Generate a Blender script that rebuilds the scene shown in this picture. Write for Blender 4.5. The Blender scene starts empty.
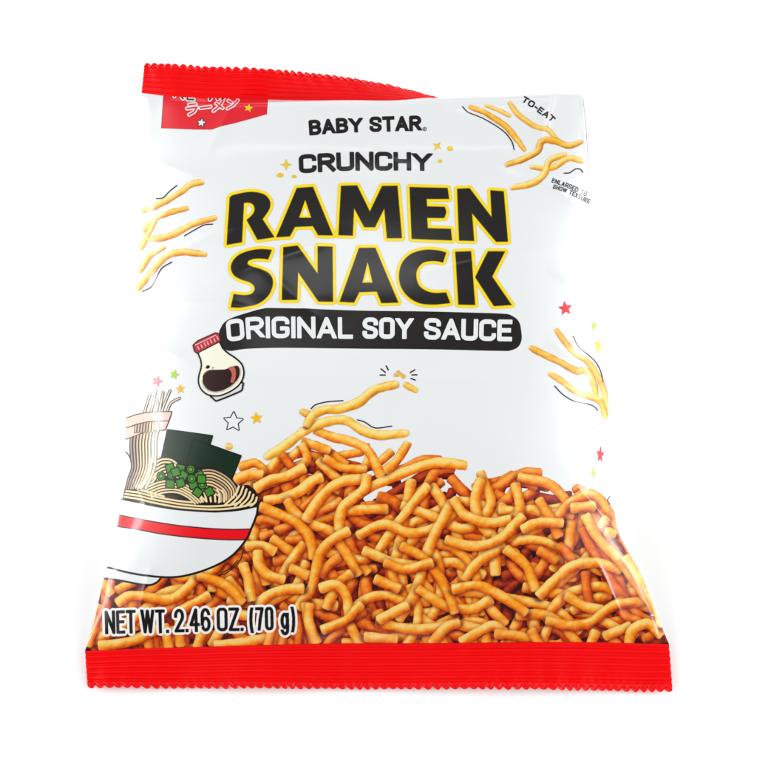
import bpy, math, random
import numpy as np

# ------------------------------------------------------------------ scene, camera
scene = bpy.context.scene
COL = scene.collection
rnd = random.Random(7)

FPX = 1100.0            # focal length in units of the 757-wide picture
W = 757.0
TH = math.radians(26.7)
FWD = np.array([0.0, math.sin(TH), -math.cos(TH)])
UP = np.array([0.0, math.cos(TH), math.sin(TH)])
RT = np.array([1.0, 0.0, 0.0])
CAM = np.array([0.0, -0.13, 0.002]) - 0.358 * FWD + 0.101 * UP


def proj(P):
    d = P - CAM
    z = d @ FWD
    return (W / 2 + FPX * (d @ RT) / z, W / 2 - FPX * (d @ UP) / z)


def unproj(px, py, z):
    r = FWD + RT * ((px - W / 2) / FPX) + UP * ((W / 2 - py) / FPX)
    return CAM + r * ((z - CAM[2]) / r[2])


cam = bpy.data.cameras.new('camera')
camo = bpy.data.objects.new('camera', cam)
COL.objects.link(camo)
camo.location = CAM
camo.rotation_euler = (TH, 0, 0)
cam.sensor_width = 36
cam.lens = 36 * FPX / W
cam.clip_start = 0.01
cam.clip_end = 100
scene.camera = camo


# ------------------------------------------------------------------ helpers
def lin(c):
    out = []
    for v in c:
        v = v / 255.0
        out.append(v / 12.92 if v <= 0.04045 else ((v + 0.055) / 1.055) ** 2.4)
    return np.array(out)


PRINT = 0.78             # paper white of the ink set


def ink(r, g, b):
    return lin((r, g, b)) * PRINT


def link(name, me, mat, parent=None):
    o = bpy.data.objects.new(name, me)
    COL.objects.link(o)
    if mat:
        me.materials.append(mat)
    if parent:
        o.parent = parent
    return o


def mesh_from(name, V, F, colors=None):
    me = bpy.data.meshes.new(name)
    F = np.asarray(F)
    k = F.shape[1]
    me.vertices.add(len(V))
    me.vertices.foreach_set('co', np.asarray(V, dtype=np.float32).ravel())
    me.loops.add(F.size)
    me.loops.foreach_set('vertex_index', F.astype(np.int32).ravel())
    me.polygons.add(len(F))
    me.polygons.foreach_set('loop_start', np.arange(0, F.size, k, dtype=np.int32))
    me.polygons.foreach_set('use_smooth', np.ones(len(F), dtype=bool))
    me.update(calc_edges=True)
    if colors is not None:
        a = me.color_attributes.new('ink', 'FLOAT_COLOR', 'POINT')
        c = np.ones((len(V), 4), dtype=np.float32)
        c[:, :3] = colors
        a.data.foreach_set('color', c.ravel())
    return me


def catmull(pts, n=8, closed=False):
    p = np.array(pts, float)
    m = len(p)
    out = []
    rng = range(m) if closed else range(m - 1)
    for i in rng:
        if closed:
            a, b, c, d = p[(i - 1) % m], p[i], p[(i + 1) % m], p[(i + 2) % m]
        else:
            b, c = p[i], p[i + 1]
            a = p[i - 1] if i > 0 else 2 * b - c
            d = p[i + 2] if i + 2 < m else 2 * c - b
        for k in range(n):
            t = k / n
            out.append(0.5 * ((2 * b) + (c - a) * t + (2 * a - 5 * b + 4 * c - d) * t * t + (3 * b - a - 3 * c + d) * t ** 3))
    if not closed:
        out.append(p[-1])
    return np.array(out)


# ------------------------------------------------------------------ shape of the bag
def curve3(rows):
    """rows of (t, px, py, z) -> smooth interpolating function t -> xyz"""
    T = np.array([r[0] for r in rows], float)
    Q = np.array([unproj(r[1], r[2], r[3]) for r in rows])
    dense_t, dense = [], []
    n = len(T)
    # monotone-ish hermite with non uniform tangents
    tan = np.zeros_like(Q)
    for i in range(n):
        if i == 0:
            tan[i] = (Q[1] - Q[0]) / (T[1] - T[0])
        elif i == n - 1:
            tan[i] = (Q[-1] - Q[-2]) / (T[-1] - T[-2])
        else:
            d0 = (Q[i] - Q[i - 1]) / (T[i] - T[i - 1])
            d1 = (Q[i + 1] - Q[i]) / (T[i + 1] - T[i])
            h0, h1 = T[i] - T[i - 1], T[i + 1] - T[i]
            tan[i] = (d0 * h1 + d1 * h0) / (h0 + h1)

    def f(t):
        t = np.clip(t, T[0], T[-1])
        i = np.clip(np.searchsorted(T, t, side='right') - 1, 0, n - 2)
        h = (T[i + 1] - T[i])
        x = (t - T[i]) / h
        x = x[..., None]
        h = h[..., None]
        h00 = 2 * x ** 3 - 3 * x ** 2 + 1
        h10 = x ** 3 - 2 * x ** 2 + x
        h01 = -2 * x ** 3 + 3 * x ** 2
        h11 = x ** 3 - x ** 2
        return h00 * Q[i] + h10 * h * tan[i] + h01 * Q[i + 1] + h11 * h * tan[i + 1]
    return f


LEFT = curve3([
    (0.00, 85, 651, .003), (0.05, 93, 625, .006), (0.12, 103, 583, .010), (0.18, 112, 552, .012), (0.23, 118, 526, .013),
    (0.30, 123, 490, .014), (0.38, 125.5, 450, .014), (0.50, 128, 370, .014), (0.62, 134, 300, .015),
    (0.75, 140, 225, .017), (0.88, 143, 150, .022), (0.95, 143, 113, .027), (1.0, 141.5, 93, .030)])
RIGHT = curve3([
    (0.00, 669, 644, .003), (0.05, 659, 620, .006), (0.12, 642, 577, .010), (0.18, 628, 552, .012), (0.23, 618, 532, .013),
    (0.30, 613, 497, .014), (0.38, 610, 455, .015), (0.50, 607, 380, .017), (0.62, 601, 305, .020),
    (0.75, 592, 225, .025), (0.86, 588, 155, .031), (0.93, 584.5, 106, .037), (0.955, 583, 95, .036), (0.98, 582, 108, .022), (1.0, 581, 122, .008)])
BOT = curve3([(0, 85, 651, .003), (.1, 140, 648.5, .003), (.22, 210, 646.5, .003), (.4, 310, 643.7, .003), (.6, 430, 643, .003),
              (.85, 580, 642, .003), (1, 669, 644, .003)])
TOP = curve3([(0, 141.5, 93, .030), (.06, 167, 96, .030), (.28, 268, 99.5, .027), (.5, 370, 102, .0235), (.68, 445, 107, .018),
              (.85, 525, 116, .011), (1, 581, 122, .008)])
TOPFAR = curve3([(0, 144.5, 64, .034), (.14, 200, 66, .033), (.34, 290, 71.5, .030), (.47, 340, 76, .026), (.55, 375, 82, .0215),
                 (.61, 403, 88.5, .017), (.66, 423, 94.5, .013), (.73, 452, 103, .009), (.85, 510, 112, .004), (1, 576, 114, .002)])
BOTFAR = curve3([(0, 87.5, 687, .002), (.2, 210, 687.5, .002), (.5, 380, 688, .002), (.8, 560, 689, .002), (1, 672.5, 691, .002)])


def crease(s, t, s0, t0, s1, t1, w, amp):
    """soft fold along a line of the film"""
    dx, dy = (s1 - s0), (t1 - t0) * 1.2
    L = math.hypot(dx, dy)
    px, py = (s - s0), (t - t0) * 1.2
    a = (px * dx + py * dy) / L
    d = (-px * dy + py * dx) / L
    win = np.clip(a / L, 0, 1) * np.clip(1 - a / L, 0, 1) * 4
    win = win * win * (3 - 2 * win) * (win > 0)
    return amp * win * (np.sqrt((d / w) ** 2 + .06) * -1 + 1.2) * (np.abs(d) < w * 1.17) if False else amp * win * np.exp(-np.abs(d) / w * np.tanh(np.abs(d) / w * 3))


CR = [(.02, .62, .30, .72, .020, .0009), (.00, .54, .22, .47, .018, .0008), (.22, .60, .50, .70, .03, .0006),
      (.30, .66, .45, .52, .025, .0005), (.55, .62, .95, .70, .03, .0006), (.70, .85, 1.0, .74, .022, .0009),
      (.02, .86, .22, .80, .02, .0008), (.80, .52, 1.0, .46, .02, .0009), (.84, .30, 1.0, .20, .016, .0008),
      (.0, .34, .12, .24, .015, .0007), (.45, .92, .62, .80, .03, .0005), (.28, .98, .20, .84, .02, .0006),
      (.08, .40, .30, .36, .03, .0005), (.62, .12, .92, .17, .025, .0006), (.75, .02, .82, .20, .018, .0006),
      (.9, .02, .86, .16, .014, .0008), (.12, .0, .15, .14, .016, .0007), (.58, .98, .75, .88, .02, .0006),
      (.82, .64, .99, .60, .02, .0007), (.14, .58, .34, .555, .016, .0006), (.90, .98, .84, .84, .016, .0010)]


def surf(s, t, smooth=False):
    u = .5 * s + .5 * (1 - np.cos(np.pi * s)) / 2
    L, R = LEFT(t), RIGHT(t)
    P = L * (1 - u)[..., None] + R * u[..., None]
    # follow the two seals
    def along(C):
        c = C(u)
        c0, c1 = C(np.zeros(1))[0], C(np.ones(1))[0]
        return c - (c0 * (1 - u)[..., None] + c1 * u[..., None])
    hb = np.clip(1 - t, 0, 1) ** 4
    ht = np.clip(t, 0, 1) ** 10
    P = P + along(BOT) * hb[..., None] + along(TOP) * ht[..., None]
    # filled with air
    prof = (1 - np.abs(2 * u - 1) ** 4.4) ** .60
    tb = 1 - (1 - np.clip(t / .38, 0, 1)) ** 1.9
    tt = (1 - (1 - np.clip((1 - t) / .42, 0, 1)) ** 1.6)
    amp = .0235 - .012 * np.clip((t - .45) / .55, 0, 1)
    z = amp * prof * tb ** 1.05 * tt
    P = P.copy()
    P[..., 2] += z - 0.0125 * np.exp(-((u - .56) / .26) ** 2) * np.exp(-((t - .92) / .10) ** 2) * (1 - ht)
    if not smooth:
        c = np.zeros_like(s)
        for a in CR:
            c = c + 1.0 * crease(s, t, *a)
        # puckers fanning out from the crimped ends and the sides
        db, dt = t, 1 - t
        pk = np.sin(s * 61 + 2 * np.sin(s * 13)) * .6 + np.sin(s * 103 + 1.3 + 3 * np.sin(s * 7))
        c = c + .00028 * pk * np.exp(-db / .045) * np.clip(db / .012, 0, 1)
        c = c + .00028 * np.sin(s * 47 + 2.5 * np.sin(s * 9)) * np.exp(-dt / .06) * np.clip(dt / .02, 0, 1)
        de = np.minimum(u, 1 - u)
        pe = np.sin(t * 57 + 2 * np.sin(t * 17) + 3 * (s > .5)) + .6 * np.sin(t * 97 + 2)
        c = c + .0005 * pe * np.exp(-de / .05) * np.clip(de / .01, 0, 1) * np.clip(t / .1, 0, 1) * np.clip((1 - t) / .1, 0, 1)
        # slack film
        c = c + .00045 * (np.sin(s * 9 + 4 * t + 1) * np.sin(t * 11 - 3 * s) + .5 * np.sin(s * 21 - 7 * t) * np.sin(t * 17 + 5 * s + 2))
        c = c * np.clip(t / .02, 0, 1) * np.clip((1 - t) / .02, 0, 1) * np.clip(de / .015, 0, 1)
        P[..., 2] += c
    return P


def surf_n(s, t):
    e = 2e-4
    P = surf(s, t)
    a = surf(np.clip(s + e, 0, 1), t) - surf(np.clip(s - e, 0, 1), t)
    b = surf(s, np.clip(t + e, 0, 1)) - surf(s, np.clip(t - e, 0, 1))
    n = np.cross(a, b)
    n /= np.linalg.norm(n, axis=-1, keepdims=True) + 1e-20
    return P, n


# coarse map for finding which part of the film a piece of print covers
_cs, _ct = np.meshgrid(np.linspace(0, 1, 401), np.linspace(0, 1, 401), indexing='ij')
_cx, _cy = proj(surf(_cs, _ct, True))


# ------------------------------------------------------------------ ink painting by signed distance
def smoothstep(x):
    x = np.clip(x, 0, 1)
    return x * x * (3 - 2 * x)


class Ink:
    """Print laid on the film: coverage (signed distance) and colour at every film vertex."""

    def __init__(self, x0, y0, x1, y1, res):
        m = (_cx > x0) & (_cx < x1) & (_cy > y0) & (_cy < y1)
        ii, jj = np.where(m)
        a0, a1 = max(ii.min() - 1, 0) / 400, min(ii.max() + 1, 400) / 400
        b0, b1 = max(jj.min() - 1, 0) / 400, min(jj.max() + 1, 400) / 400
        wpx = (_cx[m].max() - _cx[m].min())
        hpx = (_cy[m].max() - _cy[m].min())
        ns, nt = int(wpx / res) + 2, int(hpx / res) + 2
        self.s, self.t = np.meshgrid(np.linspace(a0, a1, ns), np.linspace(b0, b1, nt), indexing='ij')
        self.X, self.Y = proj(surf(self.s, self.t, True))
        self.shape = self.X.shape
        self.sd = np.full(self.shape, 1e3)
        self.rgb = np.zeros(self.shape + (3,))
        self.aa = res * .9

    def box(self, x0, y0, x1, y1):
        m = (self.X > x0) & (self.X < x1) & (self.Y > y0) & (self.Y < y1)
        return np.nonzero(m)

    def put(self, idx, sd, color, alpha=1.0, cover=True):
        """paint colour (3) or (N,3) where sd < 0"""
        color = np.broadcast_to(color, sd.shape + (3,))
        cur = self.rgb[idx]
        csd = self.sd[idx]
        a = np.clip(.5 - sd / self.aa, 0, 1) * alpha
        new = cur * (1 - a[..., None]) + color * a[..., None]
        if cover:
            unc = (csd > 0) & (sd < csd)
            new[unc] = color[unc]
            self.sd[idx] = np.minimum(csd, sd)
        self.rgb[idx] = new

    def poly(self, pts, color, grow=0.0, smooth=0, holes=(), stroke=None, cover=True, rnd_=0):
        P = catmull(pts, smooth, True) if smooth else np.array(pts, float)
        m = 6 + grow + (stroke[1] if stroke else 0)
        idx = self.box(P[:, 0].min() - m, P[:, 1].min() - m, P[:, 0].max() + m, P[:, 1].max() + m)
        x, y = self.X[idx], self.Y[idx]
        if x.size == 0:
            return
        sd = sd_poly(x, y, P)
        for h in holes:
            sd = np.maximum(sd, -sd_poly(x, y, np.array(h, float)))
        if stroke:
            self.put(idx, sd - stroke[1], stroke[0], cover=cover)
        if color is not None:
            self.put(idx, sd - grow, color, cover=cover)

    def line(self, pts, w, color, smooth=8, cover=True, taper=0, flat=None):
        P = catmull(pts, smooth) if smooth and len(pts) > 2 else np.array(pts, float)
        closed = np.hypot(*(P[0] - P[-1])) < 1e-3
        if flat is not None and not closed:
            e0, e1 = P[0] - P[1], P[-1] - P[-2]
            e0, e1 = e0 / np.hypot(*e0), e1 / np.hypot(*e1)
            P = P.copy()
            P[0] += e0 * w / 2 * (abs(e0[1]) if abs(e0[1]) > .72 else 1)
            P[-1] += e1 * w / 2 * (abs(e1[1]) if abs(e1[1]) > .72 else 1)
        m = w + 4
        idx = self.box(P[:, 0].min() - m, P[:, 1].min() - m, P[:, 0].max() + m, P[:, 1].max() + m)
        if idx[0].size == 0:
            return
        d, sarc, side = sd_line(self.X[idx], self.Y[idx], P)
        ww = w / 2 * np.ones_like(d)
        if taper:
            L = sarc.max() + 1e-6
            ww = ww * (1 - taper * (np.abs(sarc / L - .5) * 2) ** 3)
        sd = d - ww
        if flat is not None and not closed:
            x, y = self.X[idx], self.Y[idx]
            Lt = sarc.max()
            for p, e, da in ((P[0], e0, sarc), (P[-1], e1, Lt - sarc)):
                if abs(e[1]) > .72:
                    e = np.array([0., np.sign(e[1])])
                    p = p - e * .0
                c = (x - p[0]) * e[0] + (y - p[1]) * e[1] - (flat - .0)
                q = w * .16
                a_, b_ = sd + q, c + q
                rb = np.minimum(np.maximum(a_, b_), 0) + np.hypot(np.maximum(a_, 0), np.maximum(b_, 0)) - q
                sd = np.where((da < w * 1.2) & (np.hypot(x - p[0], y - p[1]) < w * 1.4), np.maximum(sd, rb), sd)
        self.put(idx, sd, color, cover=cover)

    def ell(self, cx, cy, rx, ry, color, rot=0, cover=True, stroke=None):
        a = np.linspace(0, 2 * np.pi, 25)[:-1]
        c, s_ = math.cos(rot), math.sin(rot)
        self.poly([(cx + rx * math.cos(k) * c - ry * math.sin(k) * s_, cy + rx * math.cos(k) * s_ + ry * math.sin(k) * c) for k in a],
                  color, cover=cover, stroke=stroke)

    def star(self, cx, cy, r, color, rot=0., sx=1., inner=.45, n=5, stroke=None):
        P = []
        for k in range(2 * n):
            rr = r if k % 2 == 0 else r * inner
            a = rot + math.pi * k / n - math.pi / 2
            P.append((cx + rr * math.cos(a) * sx, cy + rr * math.sin(a)))
        self.poly(P, color, stroke=stroke)

    def build(self, name, mat, parent, layer=1):
        V, C, F = contour(self, layer)
        me = mesh_from(name, V, F, C)
        return link(name, me, mat, parent)


def sd_poly(x, y, P):
    n = len(P)
    d = np.full(x.shape, 1e9)
    inside = np.zeros(x.shape, bool)
    for i in range(n):
        ax, ay = P[i]
        bx, by = P[(i + 1) % n]
        ex, ey = bx - ax, by - ay
        wx, wy = x - ax, y - ay
        q = np.clip((wx * ex + wy * ey) / (ex * ex + ey * ey + 1e-12), 0, 1)
        dd = (wx - ex * q) ** 2 + (wy - ey * q) ** 2
        d = np.minimum(d, dd)
        c = ((ay <= y) & (by > y)) | ((by <= y) & (ay > y))
        if abs(ey) > 1e-12:
            inside ^= c & (x < ax + ex * (y - ay) / ey)
    d = np.sqrt(d)
    return np.where(inside, -d, d)


def sd_line(x, y, P):
    d = np.full(x.shape, 1e9)
    arc = np.zeros(x.shape)
    nx = np.zeros(x.shape)
    ny = np.zeros(x.shape)
    L = 0.
    for i in range(len(P) - 1):
        ax, ay = P[i]
        bx, by = P[i + 1]
        ex, ey = bx - ax, by - ay
        l2 = ex * ex + ey * ey + 1e-12
        wx, wy = x - ax, y - ay
        q = np.clip((wx * ex + wy * ey) / l2, 0, 1)
        rx, ry = wx - ex * q, wy - ey * q
        dd = rx * rx + ry * ry
        m = dd < d
        d = np.where(m, dd, d)
        l = math.sqrt(l2)
        arc = np.where(m, L + q * l, arc)
        nx = np.where(m, rx, nx)
        ny = np.where(m, ry, ny)
        L += l
    return np.sqrt(d), arc, (nx, ny)


def contour(I, layer):
    """triangles of the region sd < 0, cut exactly along its edge"""
    ni, nj = I.shape
    sd = I.sd.ravel()
    sd = np.where(np.abs(sd) < 1e-5, 1e-5, sd)
    S, T = I.s.ravel(), I.t.ravel()
    rgb = I.rgb.reshape(-1, 3)
    ii, jj = np.meshgrid(np.arange(ni - 1), np.arange(nj - 1), indexing='ij')
    a = (ii * nj + jj).ravel()
    b = a + nj
    c = b + 1
    d = a + 1
    tris = np.concatenate([np.stack([a, b, c], 1), np.stack([a, c, d], 1)])
    ins = sd[tris] < 0
    cnt = ins.sum(1)
    full = tris[cnt == 3]
    N = ni * nj
    out_f = [full]
    keys, ea, eb = [], [], []
    pend = []
    for k in (1, 2):
        tr, iv = tris[cnt == k], ins[cnt == k]
        if len(tr) == 0:
            continue
        odd = np.argmax(iv if k == 1 else ~iv, axis=1)
        r = np.arange(len(tr))
        p = tr[r, odd]
        q = tr[r, (odd + 1) % 3]
        w = tr[r, (odd + 2) % 3]
        e1 = np.minimum(p, q).astype(np.int64) * N + np.maximum(p, q)
        e2 = np.minimum(p, w).astype(np.int64) * N + np.maximum(p, w)
        pend.append((k, p, q, w, e1, e2))
        keys += [e1, e2]
    V_s, V_t, V_c = S, T, rgb
    if keys:
        allk = np.unique(np.concatenate(keys))
        ea, eb = allk // N, allk % N
        f = sd[ea] / (sd[ea] - sd[eb])
        es = S[ea] + (S[eb] - S[ea]) * f
        et = T[ea] + (T[eb] - T[ea]) * f
        ec = np.where((sd[ea] < 0)[:, None], rgb[ea], rgb[eb])
        V_s, V_t, V_c = np.concatenate([S, es]), np.concatenate([T, et]), np.concatenate([rgb, ec])
        for k, p, q, w, e1, e2 in pend:
            i1 = N + np.searchsorted(allk, e1)
            i2 = N + np.searchsorted(allk, e2)
            if k == 1:
                out_f.append(np.stack([p, i1, i2], 1))
            else:
                out_f.append(np.stack([i1, q, w], 1))
                out_f.append(np.stack([i1, w, i2], 1))
    F = np.concatenate(out_f)
    used, inv = np.unique(F, return_inverse=True)
    F = inv.reshape(F.shape)
    s, t = V_s[used], V_t[used]
    P, n = surf_n(s, t)
    V = P + n * (layer * 3.0e-5)
    return V, V_c[used], F


# ------------------------------------------------------------------ materials
def principled(name, color=None, rough=.3, spec=.5, attr=None, coat=0., mottled=0.0):
    m = bpy.data.materials.new(name)
    m.use_nodes = True
    nt = m.node_tree
    b = nt.nodes['Principled BSDF']
    b.inputs['Roughness'].default_value = rough
    b.inputs['Specular IOR Level'].default_value = spec
    b.inputs['Coat Weight'].default_value = coat
    b.inputs['Coat Roughness'].default_value = .12
    if attr:
        a = nt.nodes.new('ShaderNodeAttribute')
        a.attribute_name = attr
        nt.links.new(a.outputs['Color'], b.inputs['Base Color'])
    else:
        b.inputs['Base Color'].default_value = (*color, 1)
    # faint unevenness of the film's gloss
    tc = nt.nodes.new('ShaderNodeTexCoord')
    nz = nt.nodes.new('ShaderNodeTexNoise')
    nz.inputs['Scale'].default_value = 60
    nz.inputs['Detail'].default_value = 4
    nt.links.new(tc.outputs['Object'], nz.inputs['Vector'])
    mr = nt.nodes.new('ShaderNodeMapRange')
    mr.inputs['To Min'].default_value = rough * .8
    mr.inputs['To Max'].default_value = rough * 1.25
    nt.links.new(nz.outputs['Fac'], mr.inputs['Value'])
    nt.links.new(mr.outputs['Result'], b.inputs['Roughness'])
    return m, b


M_FILM, _ = principled('white_film', tuple(np.array([.675, .693, .702])), .17, .55)
M_INK, _ = principled('printed_ink', None, .17, .55, attr='ink')
M_RED, bred = principled('red_seal_film', tuple(ink(255, 0, 8)), .32, .35)

# ------------------------------------------------------------------ the bag
bag = bpy.data.objects.new('snack_bag', None)
COL.objects.link(bag)
bag['label'] = 'glossy white snack bag with red crimped ends and printed ramen noodles'
bag['category'] = 'snack bag'


def grid_faces(ni, nj, flip=False):
    ii, jj = np.meshgrid(np.arange(ni - 1), np.arange(nj - 1), indexing='ij')
    a = (ii * nj + jj).ravel()
    F = np.stack([a, a + nj, a + nj + 1, a + 1], 1)
    return F[:, ::-1] if flip else F


NS, NT = 520, 620
s, t = np.meshgrid(np.linspace(0, 1, NS + 1), np.linspace(0, 1, NT + 1), indexing='ij')
V1 = surf(s, t).reshape(-1, 3)
F1 = grid_faces(NS + 1, NT + 1)
# back sheet
s2, t2 = np.meshgrid(np.linspace(0, 1, 105), np.linspace(0, 1, 125), indexing='ij')
base = surf(s2, t2, True)
u2 = .5 * s2 + .5 * (1 - np.cos(np.pi * s2)) / 2
edge = LEFT(t2) * (1 - u2)[..., None] + RIGHT(t2) * u2[..., None]
pf = (1 - np.abs(2 * u2 - 1) ** 6) * (1 - (np.abs(2 * t2 - 1)) ** 10)
zz = np.where(t2 >= 1, base[..., 2], edge[..., 2])
base[..., 2] = np.maximum(zz * (1 - pf) + .0006 * pf, .0006)
base[:, 0, 2] = .003
V2 = base.reshape(-1, 3)
F2 = grid_faces(105, 125, True) + len(V1)
body = link('film_body', mesh_from('film_body', np.concatenate([V1, V2]), np.concatenate([F1, F2])), M_FILM, bag)


def seal(name, near, far, ridges, teeth, tooth_h, end_wave=0.):
    ni, nj = 2400, 90
    U, Vv = np.meshgrid(np.linspace(0, 1, ni), np.linspace(0, 1, nj), indexing='ij')
    N, Fr = near(U), far(U)
    dirv = Fr - N
    dirv /= np.linalg.norm(dirv, axis=-1, keepdims=True)
    ph = U * teeth
    jit = .25 * np.sin(U * 37) + .2 * np.sin(U * 91 + 1)
    tri = np.abs(((ph + jit * .3) % 1) - .5) * 2
    tooth = (np.sin(np.pi * (((ph + jit * .3) % 1))) ** .8 - .6) * tooth_h * (1 + .25 * np.sin(U * 53 + 2))
    reach = Vv
    P = N * (1 - reach)[..., None] + Fr * reach[..., None]
    P = P + dirv * (tooth * smoothstep((Vv - .80) / .20))[..., None]
    nrm = np.cross(np.array([1., 0, 0]), dirv)
    nrm *= np.sign(nrm[..., 2:3] + 1e-9)
    rid = np.sin(Vv * ridges * 2 * np.pi + .25 * np.sin(U * 9))
    h = .00036 * rid * smoothstep(Vv / .08) * smoothstep((1 - Vv) / .08)
    h = h + .0007 * np.sin(U * 21 + 2 * np.sin(U * 5)) * np.sin(Vv * 2.2) + .00012 * np.sin(U * 130 + Vv * 3 + 3 * np.sin(U * 17)) * Vv
    h = h + .00005 * np.sin(ph * 2 * np.pi) * smoothstep((Vv - .6) / .4)
    P = P + nrm * h[..., None]
    me = mesh_from(name, P.reshape(-1, 3), grid_faces(ni, nj, flip=near is BOT))
    o = link(name, me, M_RED, bag)
    md = o.modifiers.new('thickness', 'SOLIDIFY')
    md.thickness = .00025
    md.offset = -1
    return o


top = seal('top_seal', TOP, TOPFAR, 6.5, 56, .0011)
bot = seal('bottom_seal', BOT, BOTFAR, 7.0, 68, .0010)


# ------------------------------------------------------------------ stroke lettering
def arc(cx, cy, rx, ry, a0, a1, n=6):
    return [(cx + rx * math.cos(math.radians(a0 + (a1 - a0) * k / n)), cy + ry * math.sin(math.radians(a0 + (a1 - a0) * k / n))) for k in range(n + 1)]


rx, ry = .36, .18
O_ = arc(1 - rx, 1 - ry, rx, ry, 0, 90) + arc(rx, 1 - ry, rx, ry, 90, 180) + arc(rx, ry, rx, ry, 180, 270) + arc(1 - rx, ry, rx, ry, 270, 360)
O_ = O_ + [O_[0]]
G = {
    'O': (1, [O_]), '0': (1, [O_]),
    'C': (1, [[(1, .80)] + arc(1 - rx, 1 - ry, rx, ry, 0, 90) + arc(rx, 1 - ry, rx, ry, 90, 180) + arc(rx, ry, rx, ry, 180, 270) + arc(1 - rx, ry, rx, ry, 270, 360) + [(1, .2)]]),
    'G': (1, [[(1, .80)] + arc(1 - rx, 1 - ry, rx, ry, 0, 90) + arc(rx, 1 - ry, rx, ry, 90, 180) + arc(rx, ry, rx, ry, 180, 270) + arc(1 - rx, ry, rx, ry, 270, 360) + [(1, .44), (.62, .44)]]),
    'S': (1, [[(1, .79)] + arc(1 - rx, 1 - ry, rx, ry, 0, 90) + arc(rx, .765, rx, .235, 90, 180) + arc(rx, .765, rx, .235, 180, 250, 4) + arc(1 - rx, .235, rx, .235, 70, 0, 4) + arc(1 - rx, .235, rx, .235, 0, -90) + arc(rx, ry, rx, ry, 270, 180) + [(0, .21)]]),
    'R': (1, [[(0, 0), (0, 1), (.55, 1)] + arc(.6, .75, .4, .25, 90, -90) + [(0, .5)], [(.5, .48), (1, 0)]]),
    'B': (1, [[(0, 0), (0, 1), (.52, 1)] + arc(.55, .765, .4, .235, 90, -90) + [(0, .53)], [(.55, .53)] + arc(.6, .265, .4, .265, 90, -90) + [(0, 0)]]),
    'D': (1, [[(0, 0), (0, 1), (.5, 1)] + arc(.5, .65, .5, .35, 90, 0) + arc(.5, .35, .5, .35, 0, -90) + [(0, 0)]]),
    'A': (1.1, [[(0, 0), (.5, 1), (1, 0)], [(.2, .3), (.8, .3)]]),
    'E': (.85, [[(1, 1), (0, 1), (0, 0), (1, 0)], [(0, .51), (.88, .51)]]),
    'F': (.85, [[(1, 1), (0, 1), (0, 0)], [(0, .5), (.88, .5)]]),
    'H': (1, [[(0, 0), (0, 1)], [(1, 0), (1, 1)], [(0, .5), (1, .5)]]),
    'I': (0, [[(0, 0), (0, 1)]]),
    'L': (.8, [[(0, 1), (0, 0), (1, 0)]]),
    'N': (1.05, [[(0, 0), (0, 1), (1, 0), (1, 1)]]),
    'T': (1, [[(0, 1), (1, 1)], [(.5, 1), (.5, 0)]]),
    'U': (1, [[(0, 1), (0, .25)] + arc(rx, ry, rx, ry, 180, 270) + arc(1 - rx, ry, rx, ry, 270, 360) + [(1, 1)]]),
    'W': (1.65, [[(0, 1), (.25, 0), (.5, 1), (.75, 0), (1, 1)]]),
    'X': (1, [[(0, 0), (1, 1)], [(0, 1), (1, 0)]]),
    'Y': (1.15, [[(0, 1), (.5, .45), (1, 1)], [(.5, .45), (.5, 0)]]),
    'Z': (1, [[(0, 1), (1, 1), (0, 0), (1, 0)]]),
    '2': (1, [[(0, .72)] + arc(.5, .74, .5, .26, 180, 0, 10) + [(.97, .6), (0, 0), (1, 0)]]),
    '4': (1.05, [[(.72, 0), (.72, 1), (0, .28), (1, .28)]]),
    '6': (1, [arc(.5, .72, .48, .28, 15, 180, 8) + [(0, .3)] + arc(.5, .29, .5, .29, 180, 540, 14)]),
    '7': (1, [[(0, 1), (1, 1), (.62, .5), (.4, 0)]]),
    'g': (.9, [arc(.5, .38, .5, .33, 0, 360, 14), [(1, .70), (1, 0)] + arc(.5, -.03, .5, .22, 0, -160, 8)]),
    '(': (.35, [arc(1.3, .44, 1.3, .68, 125, 235, 8)]),
    ')': (.35, [arc(-.3, .44, 1.3, .68, 55, -55, 8)]),
    '.': (0, [[(0, 0), (0, .01)]]),
    '-': (.5, [[(0, .42), (1, .42)]]),
    'be': (1.1, [[(0, .35), (.35, .75), (1, .12)], [(.6, 1), (.7, .82)], [(.85, 1.08), (.95, .9)]]),
    'bi': (1., [[(.1, .95), (.1, .05), (.9, .03)], [(.8, .66), (.1, .48)], [(.7, 1.05), (.78, .88)], [(.95, 1.08), (1.03, .92)]]),
    'bar': (1, [[(0, .5), (1, .5)]]),
    'su': (1, [[(.1, .9), (.85, .9), (.5, .4), (0, 0)], [(.55, .4), (1, 0)]]),
    'ta': (1, [[(.4, 1), (0, .45)], [(.3, .8), (.95, .8), (.6, .25), (.1, 0)], [(.35, .5), (.75, .32)]]),
    'ra': (1, [[(.2, 1), (.85, 1)], [(0, .65), (1, .65), (.75, .22), (.25, 0)]]),
    'me': (1, [[(.85, 1), (.55, .42), (0, 0)], [(.2, .78), (.9, .18)]]),
    'nn': (1, [[(.05, .9), (.38, .7)], [(.05, .05), (.6, .3), (1, .85)]]),
}


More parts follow.
